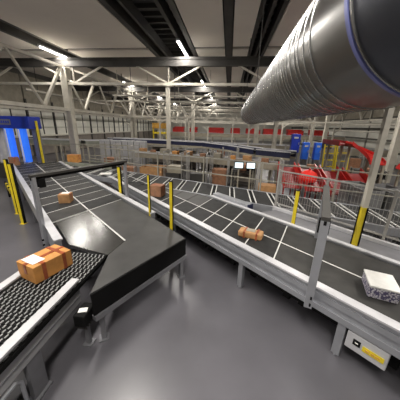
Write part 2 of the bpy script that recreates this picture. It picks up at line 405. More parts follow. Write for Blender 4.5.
# ---- transfer bed
t = Thing('transfer_bed', 'flat dark sheet metal transfer bed between the belts, with black skirt', 'bed', (-1.7, 3.3, 0))
a, c = Vector((-3.35, 3.83, 0)), nhit(Ln(s_last, .58), Ln, 1.38)
e = nhit(Ln(s_last, .58), Ln, 2.3)
g = Vector((.75, -.661, 0)) * .02
pA = [a + g, Vector((-2.50, 3.06, 0)), Vector((-1.72, 2.86, 0)), Vector((-1.66, 3.33, 0)), c + g]
t.part('dark_plate', MB().prism(pA, .74, .795), M_SHEET)
pB = [c + g, Vector((-1.65, 3.33, 0)), Vector((-1.71, 2.86, 0)), Vector((-1.50, 2.03, 0)), Vector((-.66, 3.59, 0)), Vector((-1.60, 4.47, 0)), e + g]
t.part('grey_plate', MB().prism(pB, .74, .797), M_SHEETG)
t.part('seam', MB().bar(Vector((c.x, c.y, .798)), Vector((-1.66, 3.33, .798)), .026, .012), M_SEAM)
d0, d1 = Vector((-1.50, 2.03, 0)), Vector((-.66, 3.59, 0))
nn = Vector((.882, -.47, 0))
t.part('front_skirt', MB().prism([d0, d0 + nn * .02, d1 + nn * .02, d1], .47, .79), M_BLACK)
t.part('bottom_lip', MB().prism([d0 + nn * -.02, d0 + nn * .05, d1 + nn * .05, d1 + nn * -.02], .41, .475), M_GREY)
t.part('side_skirt', MB().prism([Vector((-1.71, 2.85, 0)), Vector((-1.50, 2.03, 0)), Vector((-1.48, 2.05, 0)), Vector((-1.69, 2.87, 0))], .5, .74), M_BLACK)
t.part('back_skirt', MB().prism([d1, Vector((-1.60, 4.47, 0)), Vector((-1.62, 4.44, 0)), d1 + Vector((-.02, -.02, 0))], .5, .74), M_BLACK)
for p in [(-1.47, 2.14), (-.72, 3.57), (-1.62, 4.36), (-2.45, 3.2), (-1.66, 2.96)]:
    t.part('leg', MB().box((p[0], p[1], .37), (.06, .06, .74), .5).box((p[0], p[1], .01), (.12, .12, .02), .5), M_GREY)

# ---- roller-belt conveyor at bottom left
t = Thing('roller_conveyor', 'modular roller belt conveyor at bottom left carrying the orange box', 'conveyor', (-2.2, 1.6, 0))
X0, X1, Y0, Y1 = -2.52, -1.74, 0.2, 2.90
t.part('belt_body', MB().box(((X0 + X1) / 2, (Y0 + Y1) / 2 - .03, .745), (X1 - X0, Y1 - Y0 - .06, .05)), M_BLACK)
t.part('end_nose', MB().tube([(X0, Y1 - .05, .755), (X1, Y1 - .05, .755)], .04, 12), M_BLACK)
slat = MB().box((0, 0, 0), (X1 - X0 - .02, .034, .02)).mesh('slat'); slat.materials.append(M_BLACK)
rm = MB(); nx = 13
y = Y0 + .05; k = 0
while y < Y1 - .06:
    t.piece('slat', slat, ((X0 + X1) / 2, y, .777))
    for i in range(nx):
        x = X0 + (i + .5) * (X1 - X0) / nx + (.007 if k % 2 else -.007)
        rm.box((x, y, .789), (.013, .036, .012))
    y += .046; k += 1
t.part('belt_rollers', rm, M_ROLL, kind='stuff', label='rows of small pale rollers')
t.part('side_rail', MB().box((-1.80, 1.2, .665), (.07, 2.0, .31)), M_SIDE)
t.part('rail_cap', MB().box((-1.80, 1.2, .83), (.10, 2.02, .025)), M_ALUL)
t.part('rail_groove', MB().box((-1.763, 1.2, .60), (.008, 2.0, .012)), M_GREY)
t.part('side_rail', MB().box((-2.57, 1.3, .665), (.07, 2.4, .31)), M_GREY)
t.part('rail_cap', MB().box((-2.57, 1.3, .83), (.10, 2.42, .025)), M_ALUL)
for p in [(-1.80, 1.45), (-2.57, 1.45), (-1.80, .4), (-2.57, .4), (-2.57, 2.35)]:
    t.part('leg', MB().box((p[0], p[1], .255), (.05, .17, .51)).box((p[0], p[1], .01), (.12, .2, .02)), M_GREY)
lp = MB().tube([(-1.755, .75, .1), (-1.755, .75, .42), (-1.755, .8, .47), (-1.755, 1.22, .47), (-1.755, 1.27, .42), (-1.755, 1.27, .1)], .018, 8)
lp.smooth = True
t.part('cable_loop', lp, M_ALU)
# drive unit between the conveyors
mq = un(83, 310, .55)
t = Thing('drive_motor', 'black drive motor with white label under the end of the roller conveyor', 'motor', (mq.x, mq.y, 0))
t.part('body', MB().box((mq.x, mq.y + .02, .46), (.15, .24, .17)), M_BLACK, bevel=.02)
t.part('label_plate', MB().box((mq.x, mq.y, .549), (.10, .07, .006), .3), M_PAPER)
for k in range(5): t.part('cooling_fin', MB().box((mq.x, mq.y - .07 + k * .045, .36), (.13, .012, .05)), M_STEELD)
t.part('foot', MB().box((mq.x, mq.y + .02, .18), (.05, .05, .36)).box((mq.x, mq.y + .02, .01), (.12, .12, .02)), M_GREY)

# ---- right belt conveyor
def lowy(x): return 6.15 - .39 * x      # near edge of the sorter loop
t = Thing('belt_conveyor', 'long dark belt conveyor with silver side rail crossing to the right', 'conveyor', Rn(-2, 3.4, 0))
SA, SB = -9.4, 1.5
for z0, z1, dn, m in [(.50, .58, 0, M_ALU), (.585, .66, .02, M_ALU), (.665, .74, 0, M_ALU), (.745, .80, .012, M_ALU)]:
    rail(t, 'side_rail', Rn, SA, SB, 2.68 + dn, 2.77, z0, z1, m)
rail(t, 'rail_cap', Rn, SA, SB, 2.665, 2.79, .80, .825, M_ALUL)
rail(t, 'side_rail', Rn, -4.55, SB, 4.14, 4.20, .5, .82, M_ALU)
rail(t, 'rail_cap', Rn, -4.55, SB, 4.13, 4.22, .82, .845, M_ALUL)
sv = [-1.60 - .57 * k for k in range(13)]
def strip(s0, s1, n0, n1, m, nm='belt_strip', clip=False):
    e = Vector((.72, -.694, 0)) * .012
    q = [nhit(Rn(s0, 2.8), Rn, n0) + e, nhit(Rn(s1, 2.8), Rn, n0) - e, nhit(Rn(s1, 2.8), Rn, n1) - e, nhit(Rn(s0, 2.8), Rn, n1) + e]
    if clip:
        for i in (2, 3):
            base = q[1] if i == 2 else q[0]
            # stop at the sorter edge
            f = min(1.0, (lowy(base.x) - .05 - base.y) / ((q[i].y - base.y) + .39 * (q[i].x - base.x)))
            if f <= .05: return False
            q[i] = base + (q[i] - base) * f
    t.part(nm, MB().prism(q, .765, .80), m); return True
strip(-1.60, 2.2, 2.8, 3.37, M_BELT2); strip(-1.60, 2.2, 3.39, 4.12, M_BELT2)
for k in range(12):
    strip(sv[k + 1], sv[k], 2.8, 3.37, M_BELT)
    strip(sv[k + 1], sv[k], 3.39, 4.12, M_BELT if k < 4 else M_SHEETG, 'belt_strip' if k < 4 else 'merge_plate', clip=k >= 4)
t.part('bed', MB().prism([Rn(SA, 2.78), Rn(SB, 2.78), Rn(SB, 4.13), Rn(-4.5, 4.13), Rn(-5.6, 3.4), Rn(SA, 3.4)], .70, .763), M_GREY)
for k in range(9):
    a = nhit(Rn(sv[k], 2.8), Rn, 2.8); b = nhit(Rn(sv[k], 2.8), Rn, 4.12 if k < 5 else 3.38)
    t.part('cross_seam', MB().bar(a + Vector((0, 0, -.009)), b + Vector((0, 0, -.009)), .018, .02), M_SEAM)
t.part('centre_seam', MB().bar(Rn(SA + 1, 3.38, .797), Rn(SB, 3.38, .797), .022, .012), M_SEAM)
for s in (-8.2, -6.3, -4.28, -2.13, -.54, 1.1):
    for n in (2.74, 4.16):
        if n > 3 and s < -4.2: continue
        p = Rn(s, n, 0)
        t.part('leg', MB().box((p.x, p.y, .26), (.09, .07, .48), math.atan2(-.694, .72)).box((p.x, p.y, .01), (.06, .06, .02)), M_ALU)
# return-side hardware below the bed
m = MB()
for k in range(34):
    s = -6.2 + k * .22
    p = Rn(s, 2.88 + .2 * random.random(), .30); m.box(p, (.06, .10, .10 + .16 * random.random()), .7)
t.part('belly_pan', MB().prism([Rn(-7, 2.86), Rn(1.4, 2.86), Rn(1.4, 4.05), Rn(-4.4, 4.05), Rn(-5.2, 3.4), Rn(-7, 3.4)], .30, .50), M_BLACK)
t.part('cable_bundle', m.prism([Rn(-6.5, 2.95), Rn(1.4, 2.95), Rn(1.4, 3.3), Rn(-6.5, 3.3)], .28, .32), M_BLACK)

t = Thing('control_box', 'grey control box with yellow warning label below the right conveyor', 'box', Rn(-.27, 2.70, .2))
an = math.atan2(-.694, .72)
p = Rn(-.27, 2.74, .36); t.part('body', MB().box(p, (.40, .10, .24), an), M_ALUL, bevel=.012)
p = Rn(-.20, 2.684, .355); t.part('warning_label', MB().box(p, (.20, .006, .065), an), M_YEL)
for k, (ds, wd) in enumerate([(-.05, .04), (.0, .03), (.045, .04)]):
    p = Rn(-.20 + ds, 2.679, .355); t.part('print_mark', MB().box(p, (wd, .004, .022), an), M_ORANGE)
p = Rn(-.36, 2.684, .375); t.part('black_symbol', MB().box(p, (.075, .006, .075), an), M_BLACK)
p = Rn(-.36, 2.679, .375); t.part('symbol_mark', MB().box(p, (.03, .004, .012), an + .0), M_PAPER)
for ds in (-.15, .15): p = Rn(-.27 + ds, 2.76, .49); t.part('bracket', MB().box(p, (.03, .03, .05), an), M_GREY)

# ---- cover plate and guards beyond it
t = Thing('cover_plate', 'flat grey steel walk plate between right conveyor and mesh fence', 'plate', Rn(-1.5, 4.5, 0))
poly = [Rn(-3.1, 4.24), Rn(1.5, 4.24), Rn(1.5, 4.86), Rn(-2.9, 4.86)]
t.part('plate', MB().prism(poly, .72, .76), M_GREY)
rail(t, 'edge_rail', Rn, -3.0, 1.5, 4.86, 4.94, .70, .82, M_ALUL)
for s in (-2.6, -.6, 1.2): t.part('leg', MB().box(Rn(s, 4.55, .36), (.07, .07, .72), an), M_GREY)
t = Thing('guard_cover', 'silver box-shaped guard cover with dark blue end beside the far rail', 'cover', Rn(-4, 4.3, 0))
rail(t, 'cover', Rn, -4.55, -3.3, 4.235, 4.42, .55, .90, M_ALU)
rail(t, 'end_face', Rn, -3.3, -3.27, 4.235, 4.42, .55, .90, M_NAVY)
for s in (-4.4, -3.5): t.part('foot', MB().box(Rn(s, 4.33, .275), (.06, .06, .55), an), M_GREY)

# ================================================================== SORTER LOOP
t = Thing('tray_sorter', 'dark tray sorter running behind the right conveyor, pale lines between trays', 'sorter', (0, 7, 0))
SX0, SX1 = -7.0, 7.4
t.part('track', MB().prism([(SX0, lowy(SX0) - .0, 0), (SX1, lowy(SX1), 0), (SX1, lowy(SX1) + 1.34, 0), (SX0, lowy(SX0) + 1.34, 0)], .60, .74), M_GREY)
for off, nm in ((-.04, 'near_edge'), (1.34, 'far_edge')):
    t.part(nm, MB().prism([(SX0, lowy(SX0) + off, 0), (SX1, lowy(SX1) + off, 0), (SX1, lowy(SX1) + off + .05, 0), (SX0, lowy(SX0) + off + .05, 0)], .62, .80), M_ALU)
wd, pt = .40, .565
tr = MB().prism([(-wd / 2, .03 + .39 * wd / 2, 0), (wd / 2, .03 - .39 * wd / 2, 0), (wd / 2, 1.31 - .39 * wd / 2, 0), (-wd / 2, 1.31 + .39 * wd / 2, 0)], .0, .05).mesh('tray'); tr.materials.append(M_BELT)
ed = MB()
for sx in (-1, 1):
    x = sx * (wd / 2 + .016); ed.prism([(x - .014, .03 - .39 * x, 0), (x + .014, .03 - .39 * x, 0), (x + .014, 1.31 - .39 * x, 0), (x - .014, 1.31 - .39 * x, 0)], .0, .06)
edm = ed.mesh('tray_edge'); edm.materials.append(M_SEAM)
gp = MB().prism([(-.05, .03 + .0195, 0), (.05, .03 - .0195, 0), (.05, 1.31 - .0195, 0), (-.05, 1.31 + .0195, 0)], .0, .035).mesh('tray_gap'); gp.materials.append(M_BLACK)
x = -.07 - pt * 12
while x < SX1 - .25:
    o = t.piece('tray', tr, (x, lowy(x), .745)); t.piece('tray_edge', edm, (x, lowy(x), .745), o)
    o.children[0].location = (0, 0, 0)
    t.piece('gap_cover', gp, (x + pt / 2, lowy(x + pt / 2), .745))
    x += pt
for x in (-6, -3.6, -1.2, 1.2, 3.6, 6):
    for off in (.15, 1.15): t.part('leg', MB().box((x, lowy(x) + off, .3), (.08, .08, .6)), M_GREY)

# ================================================================== GANTRIES OVER THE BELTS
def gantry(base, ln, label, z0=.42, top=1.78, dark=False, w0=.06):
    t = Thing('sensor_gantry', label, 'gantry', (base.x, base.y, z0))
    far = base + CR * ln; r = math.atan2(CR.y, CR.x)
    t.part('near_post', MB().box((base.x, base.y, (z0 + top) / 2), (w0, .09, top - z0), r), M_ALU)
    t.part('far_post', MB().box((far.x, far.y, (.5 + top) / 2), (w0, .07, top - .5), r), M_ALU)
    a, b = base + CR * -.04, far + CR * .04
    t.part('crossbar', MB().bar((a.x, a.y, top + .02), (b.x, b.y, top + .02), .09, .045), M_STEELD)
    t.part('brush_strip', MB().bar((a.x, a.y, top - .03), (b.x, b.y, top - .03), .03, .05), M_BLACK)
    sp = base + CR * .12
    t.part('sensor', MB().box((sp.x, sp.y, top - .12), (.10, .12, .16), r), M_BLACK)
    for k in (0, 1):
        t.part('bolt', MB().box((base.x - .045 * CR.y * 0, base.y - .05, z0 + .06 + .1 * k), (.03, .02, .03), r), M_BLACK)
    return t
gantry(Vector((-3.36, 3.52, 0)), 2.15, 'slim gantry with dark crossbar over the left belt', dark=True)
gantry(Vector((1.135, 2.50, 0)), 1.62, 'grey gantry frame with posts over the right belt', z0=.55, top=1.74, w0=.075)

# ================================================================== YELLOW POSTS
def ypost(x, y, z0, z1, r, label, dark=True):
    t = Thing('guard_post', label, 'post', (x, y, z0), 'yellow guard posts')
    t.part('post', MB().box((x, y, (z0 + z1) / 2), (2 * r, 2 * r, z1 - z0)), M_YEL)
    if dark: t.part('black_edge', MB().box((x + r + .005, y + .005, (z0 + z1) / 2), (.01, 2 * r, z1 - z0)), M_BLACK)
    t.part('foot_plate', MB().box((x, y, z0 + .006), (3.4 * r, 3.4 * r, .012)), M_YEL)
    t.part('cap', MB().box((x, y, z1 + .006), (2.2 * r, 2.2 * r, .012)), M_BLACK)
ypost(-6.3, 5.82, 0, 1.66, .035, 'leftmost yellow guard post on the floor at the left edge')
ypost(-5.52, 5.20, 0, 1.66, .04, 'yellow guard post on the floor beside the left belt rail')
ypost(-2.93, 5.88, 0, 1.58, .035, 'yellow post behind the far leg of the left gantry')
ypost(-1.62, 4.52, 0, 1.7, .017, 'thin yellow post on the back edge of the transfer bed')
ypost(-1.00, 3.98, 0, 1.72, .026, 'bright yellow post between transfer bed and right conveyor')
ypost(1.47, 4.66, .76, 1.5, .028, 'yellow post on the plate near the red chutes')
t = Thing('striped_barrier', 'low black and yellow striped barrier on the floor at left', 'barrier', (-7.3, 6.6, 0))
for k in range(10):
    a = Vector((-6.4, 5.95, .42)) + Vector((-.2, .16, 0)) * k
    t.part('stripe', MB().bar(a, a + Vector((-.2, .16, 0)), .06, .16), M_YEL if k % 2 == 0 else M_BLACK)
for k in (2, 8):
    a = Vector((-6.4, 5.95, .17)) + Vector((-.2, .16, 0)) * k; t.part('leg', MB().box(a, (.05, .05, .34)), M_BLACK)

# ================================================================== PARCELS
def parcel(x, y, z, lx, ly, h, rz, m, label, tape=None, paper=None, cat='box', group=None, bevel=.006):
    t = Thing('parcel', label, cat, (x, y, z), group)
    t.part('carton', MB().box((x, y, z + h / 2), (lx, ly, h), rz), m, bevel=bevel)
    c, s = math.cos(rz), math.sin(rz)
    def P(a, b): return (x + a * c - b * s, y + a * s + b * c)
    if tape == 'x' or tape == 'xx':
        t.part('tape', MB().box((x, y, z + h + .002), (lx + .006, .05, .006), rz), M_TAPE)
        for sg in (-1, 1): q = P(sg * (lx / 2 + .003), 0); t.part('tape_end', MB().box((q[0], q[1], z + h * .72), (.006, .05, h * .56), rz), M_TAPE)
    if tape == 'xx':
        for sg in (-.25, .28):
            q = P(sg * lx, 0); t.part('tape', MB().box((q[0], q[1], z + h + .003), (.045, ly + .006, .007), rz), M_TAPE)
            for g_ in (-1, 1): q = P(sg * lx, g_ * (ly / 2 + .003)); t.part('tape_end', MB().box((q[0], q[1], z + h * .5), (.045, .006, h), rz), M_TAPE)
    if paper:
        q = P(paper[0] * lx, paper[1] * ly); t.part('paper_label', MB().box((q[0], q[1], z + h + .006), (paper[2], paper[3], .006), rz), M_PAPER)
    return t
parcel(-2.315, 2.37, .80, .50, .34, .23, math.radians(72), M_KRAFT2, 'large orange-brown carton with white label on the roller conveyor', 'xx', (-.27, .05, .15, .24))
q = un(64.5, 203, .8)
parcel(q.x - .02, q.y + .10, .80, .26, .26, .22, .3, M_KRAFT, 'small tan carton alone on the left belt', 'x', (0, .1, .18, .14))
q = un(158, 197, .8)
parcel(q.x - .05, q.y + .16, 0.80, .34, .30, .31, -.2, M_KRAFT3, 'reddish-brown carton on the right belt behind yellow posts', 'x')
# tan wrapped package
q = un(251, 239, .8)
t = Thing('package', 'tan strapped package lying on the middle of the right belt', 'package', (q.x, q.y, .8))
a = -.33
t.part('wrap', MB().box((q.x, q.y + .1, .86), (.43, .22, .12), a), M_KRAFT, bevel=.03)
for dx in (-.1, .12): t.part('strap', MB().box((q.x + dx * math.cos(a), q.y + .1 + dx * math.sin(a), .86), (.03, .23, .128), a), M_TAPE)
t.part('paper_label', MB().box((q.x, q.y + .11, .922), (.16, .12, .006), a), M_BEIGE)
# white pack
t = Thing('shrink_pack', 'white topped pack with violet dotted sides at the right edge of the belt', 'pack', (1.96, 2.62, .8))
a = math.radians(-18)
t.part('pack_body', MB().box((1.97, 2.60, .87), (.30, .36, .14), a), M_DOT, bevel=.01)
t.part('white_lid', MB().box((1.97, 2.60, .953), (.31, .37, .026), a), M_PAPER, bevel=.008)
q = un(106, 174, .86)
single('envelope', MB().box((q.x, q.y, .875), (.42, .3, .03), .3), M_PAPER, 'flat white envelope on the sorter behind the yellow post', 'envelope', (q.x, q.y, .86))

# ================================================================== MESH FENCES
def fence(P, zb, zt, label, step=.06, posts=None, wr_=.0022, rails=2, mesh=True, pm=M_WIRE):
    a, b = Vector(P[0]), Vector(P[1]); d = b - a; ln = d.length; d.normalize()
    t = Thing('mesh_fence', label, 'fence', (a.x, a.y, zb))
    n = posts or max(2, int(ln / 1.6) + 1)
    for i in range(n):
        p = a + d * (ln * i / (n - 1)); t.part('fence_post', MB().box((p.x, p.y, (zb + zt) / 2), (.045, .045, zt - zb), math.atan2(d.y, d.x)), pm)
    for k in range(rails):
        z = zb + .06 + (zt - zb - .09) * k / max(1, rails - 1)
        t.part('rail', MB().bar((a.x, a.y, z), (b.x, b.y, z), .03), pm)
    if mesh:
        for i in range(n - 1):
            m = MB(); p0 = a + d * (ln * i / (n - 1)); L_ = ln / (n - 1); k = step
            while k < L_:
                p = p0 + d * k; m.bar((p.x, p.y, zb + .06), (p.x, p.y, zt - .03), wr_ * 2); k += step
            z = zb + .16
            while z < zt - .05:
                q = p0 + d * L_; m.bar((p0.x, p0.y, z), (q.x, q.y, z), wr_ * 2); z += .15
            t.part('mesh_panel', m, pm, kind='stuff')
    return t
fence((Rn(-3.0, 4.98), Rn(1.5, 4.98)), 0, 1.75, 'wire mesh fence beyond the right conveyor and its steel plate', posts=5, rails=3)
fence(((-6.5, lowy(-6.5) + 1.5, 0), (6.8, lowy(6.8) + 1.5, 0)), 0, 1.7, 'mesh fence with pale rails behind the tray sorter', posts=8, rails=4, pm=M_PIPEG, mesh=False)
fence(((-8.6, 11.1, 0), (-5.0, 11.2, 0)), 0, 1.7, 'pale railing behind the left belt near the thick column', posts=4, rails=4, mesh=False, pm=M_PIPEG)
fence(((-8.4, 13.8, 0), (-.5, 13.6, 0)), 0, 1.5, 'low mesh fence before the slim middle column', posts=6, rails=3, pm=M_PIPEG, mesh=False)

# ================================================================== BLUE SCANNER TUNNEL
t = Thing('scanner_tunnel', 'cobalt blue scanner tunnel with bright blue pillars at the left edge', 'machine', (-10, 10, 0))
def bx(nm, c, d, m, rz=0, **k): return t.part(nm, MB().box(c, d, rz), m, **k)
hd = bx('header', (-10.3, 10.2, 2.66), (2.6, .7, .54), M_BLUE, bevel=.03)
t.part('sign_plate', MB().box((-10.3, 9.84, 2.67), (.75, .02, .24)), M_GREY, hd)
for k in range(6): t.part('sign_letter', MB().box((-10.57 + .11 * k, 9.825, 2.67), (.07, .01, .12)), M_BLUE, hd)
for x in (-10.25, -9.55):  # blue pillars with some emission, each with a plain white strip in front
    lp_ = bx('blue_pillar', (x, 9.98, 1.62), (.26, .22, 1.54), M_GLOWB)
    t.part('white_strip', MB().box((x - .07, 9.865, 1.62), (.06, .02, 1.5)), M_PAPER, lp_)
for x in (-11.2, -10.75, -9.9): bx('pillar', (x, 10.3, 1.2), (.14, .3, 2.4), M_ALUL)
bx('pillar', (-9.12, 10.3, 1.2), (.2, .3, 2.4), M_GREY)
bx('yellow_strip', (-8.95, 10.2, 1.75), (.07, .07, 2.0), M_YEL)
bx('base', (-10.3, 10.3, .36), (2.5, .8, .72), M_STEELD)
# transverse conveyor under it
t = Thing('belt_conveyor', 'dark cross conveyor behind the left gantry carrying one orange carton', 'conveyor', (-6.2, 10, 0))
t.part('bed', MB().box((-6.2, 10.0, .86), (2.6, .7, .10), -.2), M_BELT)
for s in (-.38, .38): t.part('side_rail', MB().box((-6.2 - s * math.sin(-.2), 10.0 + s * math.cos(-.2), .86), (2.6, .05, .2), -.2), M_GREEN)
for k in (-1.1, 1.1): t.part('leg', MB().box((-6.2 + k * math.cos(-.2), 10.0 + k * math.sin(-.2), .38), (.08, .5, .76), -.2), M_GREY)
parcel(-7.25, 10.15, .91, .46, .4, .36, .1, M_KRAFT2, 'orange carton on the cross conveyor below the thick column', 'x')
q = un(16, 165, .8)
parcel(q.x - .1, q.y + .05, .80, .5, .36, .34, -.7, M_KRAFT3, 'brown carton in the mouth of the blue scanner', 'x')

# ================================================================== MIDDLE DISTANCE
def poly_conv(pts, z, wd, h, label, side, top=M_BELT, lg=True, loc=None):
    P = [Vector((a, b, 0)) for a, b in pts]
    t = Thing('belt_conveyor', label, 'conveyor', (P[0].x, P[0].y, 0))
    for a, b in zip(P[:-1], P[1:]):
        d = (b - a).normalized(); nrm = Vector((-d.y, d.x, 0)) * (wd / 2)
        t.part('belt', MB().prism([a - nrm, b - nrm, b + nrm, a + nrm], z - .04, z), top)
        for sg in (-1, 1):
            u, v = a + nrm * sg, b + nrm * sg
            t.part('side_panel', MB().bar((u.x, u.y, z - h / 2 + .05), (v.x, v.y, z - h / 2 + .05), .05, h), side)
            t.part('rail_cap', MB().bar((u.x, u.y, z + .075), (v.x, v.y, z + .075), .08, .05), M_ALUL)
            t.part('lower_rail', MB().bar((u.x, u.y, z - h), (v.x, v.y, z - h), .07, .1), M_BEIGE)
        if lg:
            k = max(1, int((b - a).length / 2.4))
            for i in range(k):
                c = a + (b - a) * ((i + .5) / k)
                for sg in (-1, 1): u = c + nrm * sg; t.part('leg', MB().box((u.x, u.y, (z - h) / 2), (.09, .09, z - h)), M_BEIGE)
    return t
poly_conv([(-9, 17.2), (-5.5, 16.8), (-1.5, 15.8), (.3, 13.9), (1.6, 11.9), (3.0, 11.0)], 1.62, .8, .24, 'curving raised conveyor with navy blue side panels', M_NAVY)
poly_conv([(-5.2, 12.7), (-.8, 11.4), (2.3, 10.2)], 1.18, .7, .14, 'beige raised parcel line in the middle distance', M_BEIGE, M_BELT2)
poly_conv([(-14, 15.5), (-9.9, 15.2), (-5.8, 18.6)], 1.5, .8, .3, 'grey-green conveyor left of the thick column', M_GREEN)
poly_conv([(-8, 26.5), (12, 26.5)], 1.95, .9, .3, 'far raised conveyor below the red hoppers', M_BEIGE, M_STEELD)
hop = ['leftmost', 'second', 'third', 'fourth', 'fifth', 'sixth', 'seventh', 'rightmost']
for i, (x, wd_) in enumerate([(-5.6, 1.2), (-3.9, .8), (-1.4, 1.7), (.7, 1.0), (2.6, 1.5), (4.7, 2.0), (7.0, 1.6), (9.4, 1.8)]):
    t = Thing('feed_hopper', f'{hop[i]} of the red feed hoppers on the far conveyor', 'hopper', (x, 26.4, 1.95), 'red feed hoppers')
    z = 1.95
    t.part('tray', MB().box((x, 26.4, z + .03), (wd_, .7, .06)), M_REDD)
    t.part('front_panel', MB().box((x, 26.03, z + .25), (wd_, .04, .42)), M_RED)
    t.part('back_panel', MB().box((x, 26.77, z + .35), (wd_, .04, .62)), M_RED)
    for sx in (-1, 1): t.part('end_panel', MB().box((x + sx * wd_ / 2, 26.4, z + .3), (.04, .7, .52)), M_REDD)
poly_conv([(-8, 21), (2, 20.3), (12, 19)], 1.3, .9, .4, 'distant beige conveyor crossing the hall', M_BEIGE, M_STEELD)

# cartons travelling on the beige line
for i, (f, sz) in enumerate([(.06, .34), (.14, .26), (.23, .4), (.31, .3), (.40, .36), (.50, .28), (.60, .38), (.70, .3), (.80, .36), (.91, .3)]):
    if f < .55: a, b, g_ = Vector((-5.2, 12.7)), Vector((-.8, 11.4)), f / .55
    else: a, b, g_ = Vector((-.8, 11.4)), Vector((2.3, 10.2)), (f - .55) / .45
    p = a + (b - a) * g_
    parcel(p.x, p.y, 1.18, sz, sz * .8, sz * .8, -.3, [M_KRAFT, M_KRAFT3, M_BEIGE, M_KRAFT2][i % 4], f"{['leftmost','second','third','fourth','fifth','sixth','seventh','eighth','ninth','rightmost'][i]} carton from the left on the beige parcel line", None, group='cartons on the beige line', bevel=0)

# roll cages
def cage(x, y, rz, fill, label):
    t = Thing('roll_cage', label, 'cage', (x, y, 0), 'roll cages in the middle distance')
    c, s = math.cos(rz), math.sin(rz)
    def P(a, b, z): return (x + a * c - b * s, y + a * s + b * c, z)
    t.part('base', MB().box((x, y, .17), (.8, .7, .05), rz), M_STEELD)
    for sx in (-1, 1):
        m = MB()
        m.bar(P(sx * .39, -.33, .18), P(sx * .39, -.33, 1.65), .03).bar(P(sx * .39, .33, .18), P(sx * .39, .33, 1.65), .03).bar(P(sx * .39, -.33, 1.65), P(sx * .39, .33, 1.65), .03)
        for k in range(5): m.bar(P(sx * .39, -.22 + .11 * k, .2), P(sx * .39, -.22 + .11 * k, 1.64), .012)
        for z in (.6, 1.1): m.bar(P(sx * .39, -.33, z), P(sx * .39, .33, z), .014)
        t.part('side_frame', m, M_WIRE)
    for a in (-.3, .3):
        for b in (-.26, .26): t.part('wheel', MB().tube([P(a - .02, b, .07), P(a + .02, b, .07)], .07, 8), M_BLACK)
    h = .195; i = 0
    for lv in range(fill):
        hh = random.uniform(.24, .36)
        mm = [M_KRAFT3, M_TOTE, M_KRAFT, M_STEELD, M_KRAFT3, M_BEIGE][int(x * 7 + y * 3 + lv * 2) % 6]
        parcel(*P(random.uniform(-.05, .05), random.uniform(-.05, .05), 0)[:2], h, .62, .5, hh, rz + random.uniform(-.1, .1), mm, f"{['bottom', 'second', 'top'][lv] if not (lv == fill - 1) else 'top'} carton in the {label}", None, group='cartons inside roll cages', bevel=0)
        h += hh + .002
for i, (x, y, f, lab) in enumerate([(-6.6, 12.4, 2, 'roll cage right of the thick column'), (-5.4, 11.7, 3, 'roll cage left of the slim middle column'), (-4.5, 10.0, 2, 'roll cage left of the cardboard bin'), (-2.2, 9.6, 3, 'roll cage right of the cardboard bin'), (-1.2, 9.3, 2, 'roll cage left of the two monitors'),
        (1.55, 8.4, 2, 'roll cage between monitors and red chutes'), (-8.2, 18.9, 3, 'far roll cage left of the navy conveyor'), (-3.0, 18.2, 3, 'far roll cage behind the slim middle column'), (-.5, 18.0, 3, 'far roll cage above the left monitor'),
        (3.6, 16.8, 3, 'far roll cage left of the blue lockers'), (5.8, 16.4, 2, 'far roll cage behind the blue lockers'), (7.7, 15, 3, 'far roll cage behind the red raised line'), (.15, 12.3, 3, 'roll cage under the end of the navy conveyor'), (-.3, 10.2, 2, 'roll cage just behind the left monitor')]):
    cage(x, y, random.uniform(-.2, .2), f, lab)
# big cardboard bin
t = Thing('cardboard_bin', 'large open tan cardboard bin below the beige line', 'bin', (-2.5, 9.4, 0))
m = MB()
for (c, d) in [((-3.25, 9.45, .5), (1.0, .03, .9)), ((-3.25, 10.2, .5), (1.0, .03, .9)), ((-3.74, 9.82, .5), (.03, .72, .9)), ((-2.76, 9.82, .5), (.03, .72, .9))]:
    t.part('side', MB().box(c, d), M_KRAFT)
t.part('pallet', MB().box((-3.25, 9.82, .025), (1.1, .85, .05)), M_BEIGE)

# sorting racks between the beige line and the navy conveyor
def rack(x, y, wd, rz, label, top):
    t = Thing('sorting_rack', label, 'rack', (x, y, 0), 'dark sorting racks'); c, s_ = math.cos(rz), math.sin(rz)
    def P(a, b, z): return (x + a * c - b * s_, y + a * s_ + b * c, z)
    for a in (-wd / 2, wd / 2):
        for b in (-.25, .25): t.part('upright', MB().box(P(a, b, top / 2), (.05, .05, top), rz), M_PIPEG)
    for z in (.35, .85, top - .08): t.part('shelf', MB().box(P(0, 0, z), (wd, .5, .04), rz), M_STEELD)
    t.part('back_panel', MB().box(P(0, .27, top * .55), (wd, .03, top * .8), rz), M_WALLB)
    for k in range(3):
        w_ = wd / 3.6; h_ = [.26, .34, .2][k]
        t.part('drawer_box', MB().box(P(-wd / 3 + k * wd / 3, -.02, .87 + h_ / 2), (w_, .4, h_), rz), [M_KRAFT3, M_BLACK, M_TOTE][(k + int(abs(x * 3))) % 3])
for (x, y, wd_, lab, tp) in [(-4.3, 13.15 + 1.2, 1.5, 'dark sorting rack behind the slim middle column', 1.5), (-2.5, 13.1, 1.3, 'dark sorting rack right of the slim middle column', 1.45), (-1.0, 12.8, 1.1, 'dark sorting rack above the left monitor', 1.4),
        (3.7, 10.6, 1.1, 'dark sorting rack before the blue lockers', 1.15), (5.9, 10.2, 1.2, 'dark sorting rack before the yellow ladder', 1.2), (.75, 9.95, .9, 'dark sorting rack behind the right monitor', 1.0)]:
    rack(x, y, wd_, -.3, lab, tp)
